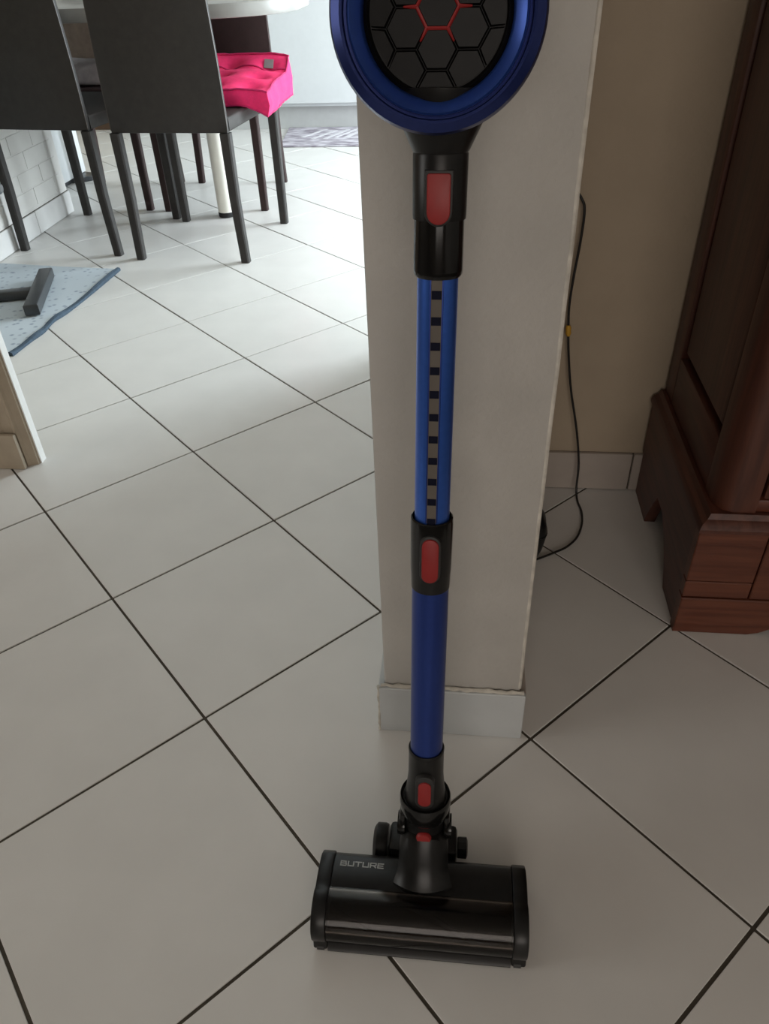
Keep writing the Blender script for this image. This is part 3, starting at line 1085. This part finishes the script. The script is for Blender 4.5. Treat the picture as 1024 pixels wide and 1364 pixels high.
bezel(0.0196, 0.6385, 0.6745, 0.010, 0.0196, False, ms)
button('release_button', 0.0160, 0.6400, 0.6725, 0.014, 0.0212, False, ms, 'red release button with a rounded lower end')
bezel(0.0185, 0.3405, 0.3895, 0.010, 0.0205, True, cl)
button('release_button', 0.0146, 0.3425, 0.3870, 0.014, 0.0225, True, cl, 'red oval release button')
bezel(0.0200, 0.048, 0.0965, 0.010, 0.0235, True, lc)
button('release_button', 0.0136, 0.0535, 0.0895, 0.014, 0.0252, True, lc, 'red oval release button')

# swivel cup
cup = stick_lathe('swivel_cup', [(0.0, 0.018), (0.0250, 0.018), (0.0268, 0.022), (0.0280, 0.034), (0.0280, 0.043), (0.0272, 0.0455), (0.0258, 0.0450), (0.0245, 0.0435), (0.0, 0.0435)], 'black_plastic')
# neck with fork arms and the hinge
bm = bmesh.new()
add_lathe(bm, [(0.0, -0.036), (0.0195, -0.036), (0.0205, -0.02), (0.0225, 0.0175), (0.0, 0.0175)], 36, MS)
neck = obj('neck', bm, 'black_satin', vac, smooth=35)
for sx in (-1, 1):
    bm = bmesh.new()
    add_box(bm, sx * 0.0245 - 0.0034, sx * 0.0245 + 0.0034, -0.011, 0.011, -0.012, 0.0195, bevel=0.003)
    for v in bm.verts:
        v.co = MS @ v.co
    obj('fork_arm', bm, 'black_plastic', neck, smooth=35)
    bm = bmesh.new()
    add_lathe(bm, [(0.0, -0.004), (0.0125, -0.004), (0.0135, -0.002), (0.0135, 0.004), (0.0, 0.004)], 28,
              MS @ Matrix.Translation((sx * 0.0262, 0.0, -0.006)) @ Matrix.Rotation(R(90), 4, 'Y'))
    obj('hinge_disc', bm, 'black_plastic', neck, smooth=35)
bm = bmesh.new()
add_lathe(bm, [(0.0, 0.0), (0.0085, 0.0), (0.0085, 0.002), (0.007, 0.004), (0.0, 0.0045)], 24,
          Matrix.Translation((1.0464, -0.4600, 0.1140)) @ Matrix.Rotation(R(78), 4, 'X'))
obj('latch', bm, 'red_plastic', neck, smooth=40, label='small red latch')

# ---- floor head
HX0, HX1 = 0.9265, 1.1630
head = thing  # placeholder to keep names clear


def arc(cy, cz, r, a0, a1, n):
    return [(cy + r * math.cos(R(a0 + (a1 - a0) * k / n)), cz + r * math.sin(R(a0 + (a1 - a0) * k / n))) for k in range(n + 1)]


# outline (y, z) of the end caps: round front barrel, notch, raised rear box
barrel = arc(-0.5105, 0.0335, 0.0315, 215, 75, 16)          # front-bottom over the top
endcap = [(-0.531, 0.003), (-0.539, 0.004)] + barrel + [(-0.4985, 0.0615), (-0.4945, 0.0600), (-0.490, 0.0605), (-0.472, 0.0600), (-0.456, 0.0555), (-0.4475, 0.0475), (-0.4445, 0.036), (-0.4445, 0.010), (-0.450, 0.003)]
bm = bmesh.new()
rear = [(-0.4965, 0.010), (-0.4965, 0.0570), (-0.490, 0.0590), (-0.472, 0.0585), (-0.457, 0.0542), (-0.4490, 0.0467), (-0.4460, 0.036), (-0.4460, 0.012), (-0.451, 0.006), (-0.49, 0.006)]
add_prism(bm, rear, 'x', HX0 + 0.017, HX1 - 0.017)
hd = obj('floor_head', bm, 'black_satin', vac, smooth=35, label='black rear housing of the floor head')
for x0, x1, flip in ((HX0, HX0 + 0.0165, 0), (HX1 - 0.0165, HX1, 1)):
    bm = bmesh.new()
    add_prism(bm, endcap, 'x', x0, x1, bevel=0.002, seg=2)
    ec = obj('end_cap', bm, 'black_satin', hd, smooth=30)
# transparent barrel cover (shell with thickness)
bm = bmesh.new()
o_ = arc(-0.5105, 0.0335, 0.0305, 222, 62, 20)
i_ = arc(-0.5105, 0.0335, 0.0290, 222, 62, 20)
add_prism(bm, o_ + i_[::-1], 'x', HX0 + 0.0168, HX1 - 0.0168)
obj('roller_cover', bm, 'smoked_cover', hd, smooth=40, label='smoky transparent roller cover')
# front lip
bm = bmesh.new()
add_prism(bm, [(-0.5405, 0.0025), (-0.5410, 0.0058), (-0.5385, 0.0082), (-0.5345, 0.0105), (-0.532, 0.009), (-0.532, 0.0025)], 'x', HX0 + 0.0168, HX1 - 0.0168)
obj('front_lip', bm, 'black_satin', hd, smooth=30)
# channel floor and back behind the roller
bm = bmesh.new()
add_prism(bm, [(-0.531, 0.004), (-0.531, 0.006), (-0.499, 0.006), (-0.499, 0.0595), (-0.4972, 0.0595), (-0.4972, 0.004)], 'x', HX0 + 0.0168, HX1 - 0.0168)
obj('roller_housing', bm, 'roller_grey', hd)
# brush roller with spiral bristles
bm = bmesh.new()
M = Matrix.Translation((HX0 + 0.018, -0.5155, 0.0315)) @ Matrix.Rotation(R(90), 4, 'Y')
L = HX1 - HX0 - 0.036
add_lathe(bm, [(0.0, 0.0), (0.0155, 0.0), (0.0155, L), (0.0, L)], 24, M)
for k in range(2):
    pts = []
    for i in range(50):
        t = i / 49
        a = k * math.pi + t * 5.5
        pts.append(M @ Vector((0.0175 * math.cos(a), 0.0175 * math.sin(a), 0.004 + t * (L - 0.008))))
    add_tube(bm, pts, 0.0035, 6)
obj('brush_roller', bm, 'brush', hd, smooth=50, label='dark bristle roller')
for x in (HX0 + .0085, HX1 - .0095):
    bm = bmesh.new()
    add_lathe(bm, [(0.0, -0.004), (0.004, -0.004), (0.004, 0.004), (0.0, 0.004)], 12, Matrix.Translation((x, -0.5365, 0.0042)) @ Matrix.Rotation(R(90), 4, 'Y'))
    obj('front_roller', bm, 'black_matte', hd, smooth=40)

# hood: the swan neck flaring onto the head
bm = bmesh.new()
NQ = 20
sec = []
for (y, z, w, dr, fy) in ((-0.436, 0.1100, 0.0240, 0.014, 0.000), (-0.450, 0.1160, 0.0262, 0.016, 0.003), (-0.4630, 0.1155, 0.0272, 0.017, 0.006), (-0.4720, 0.1040, 0.0275, 0.016, 0.008),
                          (-0.4795, 0.0905, 0.0278, 0.014, 0.009), (-0.4875, 0.0765, 0.0300, 0.010, 0.010), (-0.4985, 0.0670, 0.0332, 0.0045, 0.012)):
    top, bot = [], []
    for k in range(NQ + 1):
        qv = -1 + 2 * k / NQ
        top.append((1.0465 + w * qv, y + fy * qv * qv, z - dr * abs(qv) ** 2.6))
        bot.append((1.0465 + w * qv, y + fy * qv * qv, min(0.056, z - dr - 0.012) if y < -0.47 else 0.050))
    sec.append(top + bot[::-1])
add_loft(bm, sec)
obj('hood', bm, 'black_satin', hd, smooth=40)
# axle block with the rear wheels
box_obj('axle_block', (1.003, 1.0840, -0.440, -0.402, 0.014, 0.046), 'black_satin', hd, bevel=0.005, seg=2)
bm = bmesh.new()
add_lathe(bm, [(0.0, 0.0), (0.0185, 0.0), (0.0215, 0.0015), (0.0245, 0.004), (0.0245, 0.014), (0.0230, 0.0175), (0.0, 0.0175)], 36, Matrix.Translation((0.9835, -0.4220, 0.0247)) @ Matrix.Rotation(R(90), 4, 'Y'))
obj('wheel', bm, 'black_satin', hd, smooth=35)
bm = bmesh.new()
add_lathe(bm, [(0.0, 0.0), (0.0115, 0.0), (0.0125, 0.0015), (0.0125, 0.011), (0.0085, 0.0125), (0.0, 0.0125)], 10, Matrix.Translation((1.0845, -0.4220, 0.0300)) @ Matrix.Rotation(R(90), 4, 'Y'))
obj('hub', bm, 'black_satin', hd, smooth=25)

# lettering on the rear housing: B U T U R E
GL = {
    'B': [((0, 0), (0, 1)), ((0, 1), (.92, 1)), ((.92, 1), (.92, .55)), ((0, .52), (1, .52)), ((1, .5), (1, 0)), ((0, 0), (1, 0))],
    'U': [((0, 1), (0, 0)), ((0, 0), (1, 0)), ((1, 0), (1, 1))],
    'T': [((-.05, 1), (1.05, 1)), ((.5, 1), (.5, 0))],
    'R': [((0, 0), (0, 1)), ((0, 1), (1, 1)), ((1, 1), (1, .45)), ((0, .45), (1, .45)), ((.55, .45), (1, 0))],
    'E': [((0, 0), (0, 1)), ((0, 1), (1, 1)), ((0, .5), (.9, .5)), ((0, 0), (1, 0))],
}
bm = bmesh.new()
lw_, lh_, st = 0.0062, 0.0060, 0.0013
for i, chh in enumerate('BUTURE'):
    gx = i * 0.0086
    for (a, b) in GL[chh]:
        p0 = Vector((gx + a[0] * lw_, a[1] * lh_))
        p1 = Vector((gx + b[0] * lw_, b[1] * lh_))
        d = (p1 - p0).normalized()
        p0 -= d * st * .45
        p1 += d * st * .45
        nn = Vector((-d.y, d.x)) * st / 2
        vs = [p0 - nn, p1 - nn, p1 + nn, p0 + nn]
        lo_ = [bm.verts.new((v.x, v.y, 0.0)) for v in vs]
        hi_ = [bm.verts.new((v.x, v.y, 0.0004)) for v in vs]
        bm.faces.new(hi_)
        for k in range(4):
            bm.faces.new((lo_[k], lo_[(k + 1) % 4], hi_[(k + 1) % 4], hi_[k]))
bmesh.ops.recalc_face_normals(bm, faces=bm.faces[:])
# slanted face between (-0.472, 0.0585) and (-0.457, 0.0542)
al = math.atan2(0.0542 - 0.0585, 0.015)
ML = Matrix.Translation((0.9512, -0.4700, 0.05815)) @ Matrix.Rotation(al, 4, 'X')
for v in bm.verts:
    v.co = ML @ v.co
obj('lettering', bm, 'logo_grey', hd, label='grey letters BUTURE')

# ---- motor unit with the blue ring
SC = 0.7605
# frame: x = right, z' = towards the camera, y' = along the stick
MF = MS @ Matrix.Translation((-0.0028, 0, SC)) @ Matrix.Rotation(R(90), 4, 'X')   # local z -> -DY (to the camera), local y -> DZ


def face_lathe(name, prof, mat, parent=vac, seg=72, label=None, smooth=30, closed=False):
    bm = bmesh.new()
    add_lathe(bm, prof, seg, MF, closed)
    return obj(name, bm, mat, parent, smooth=smooth, label=label)


mb = face_lathe('motor_body', [(0.0, -0.098), (0.038, -0.098), (0.044, -0.092), (0.046, -0.045), (0.054, -0.040), (0.0585, -0.034), (0.0585, 0.018), (0.0, 0.018)], 'black_satin')
rg = face_lathe('ring', [(0.0540, 0.012), (0.0640, 0.014), (0.0652, 0.022), (0.0650, 0.030), (0.0632, 0.0355), (0.0578, 0.0392), (0.0562, 0.0385), (0.0556, 0.0345), (0.0540, 0.0340), (0.0540, 0.012)], 'ring_outer', label='dark metallic blue outer ring')
face_lathe('inner_ring', [(0.0539, 0.0335), (0.0534, 0.0372), (0.0520, 0.0384), (0.0462, 0.0335), (0.0450, 0.0315), (0.0445, 0.016), (0.0539, 0.0150), (0.0539, 0.0335)], 'blue_ring', rg, label='brighter metallic blue inner ring')
gr = face_lathe('filter_cover', [(0.0449, 0.018), (0.0448, 0.027), (0.0425, 0.0295), (0.0410, 0.0265), (0.036, 0.0262), (0.0, 0.0270)], 'hex_black', mb, label='black round cover')
# hexagon plates
HS = 0.01255
rows = []
for a in range(-3, 4):
    for b in range(-4, 5):
        x = a * 1.5 * HS
        y = b * math.sqrt(3) * HS + (math.sqrt(3) / 2 * HS if a % 2 else 0) + 0.0035
        if math.hypot(x, y) < 0.0500:
            rows.append((x, y, a, b))
for (x, y, a, b) in rows:
    bm = bmesh.new()
    lo_, hi_ = [], []
    for k in range(6):
        an = math.pi / 3 * k
        for lst, sc_, zz in ((lo_, 0.985, 0.0262), (hi_, 0.89, 0.0290)):
            px, py = x + HS * sc_ * math.cos(an), y + HS * sc_ * math.sin(an)
            rr_ = math.hypot(px, py)
            lim_ = 0.0405
            if rr_ > lim_:
                px, py = px * lim_ / rr_, py * lim_ / rr_
                rr_ = lim_
            lst.append(bm.verts.new((px, py, zz + 0.0012 - 0.9 * rr_ * rr_)))
    bm.faces.new(hi_)
    for k in range(6):
        bm.faces.new((lo_[k], lo_[(k + 1) % 6], hi_[(k + 1) % 6], hi_[k]))
    for v in bm.verts:
        v.co = MF @ v.co
    obj('hexagon_plate', bm, 'hex_black', mb)
# red ridges round the middle hexagon, with short spokes
bm = bmesh.new()
cyh = 0.0035
for k in range(6):
    a0, a1 = math.pi / 3 * k, math.pi / 3 * (k + 1)
    p0 = Vector((HS * math.cos(a0), cyh + HS * math.sin(a0), 0.0294))
    p1 = Vector((HS * math.cos(a1), cyh + HS * math.sin(a1), 0.0294))
    add_tube(bm, [MF @ p0, MF @ p1], 0.0011, 6)
    p2 = Vector((HS * 1.62 * math.cos(a0), cyh + HS * 1.62 * math.sin(a0), 0.0286))
    add_tube(bm, [MF @ p0, MF @ p2], [0.0013, 0.0006], 6)
obj('red_ridge', bm, 'red_plastic', mb, label='red ridges round the middle hexagon')
# handle above the motor (out of the picture)
bm = bmesh.new()
hp = [(0, 0.045, 0.015), (0, 0.085, 0.005), (0, 0.125, -0.03), (0, 0.135, -0.06), (0, 0.115, -0.085), (0, 0.04, -0.085)]
add_tube(bm, smooth_path([MF @ Vector(p) for p in hp], 6), 0.014, 14)
obj('handle', bm, 'black_satin', vac, smooth=50)
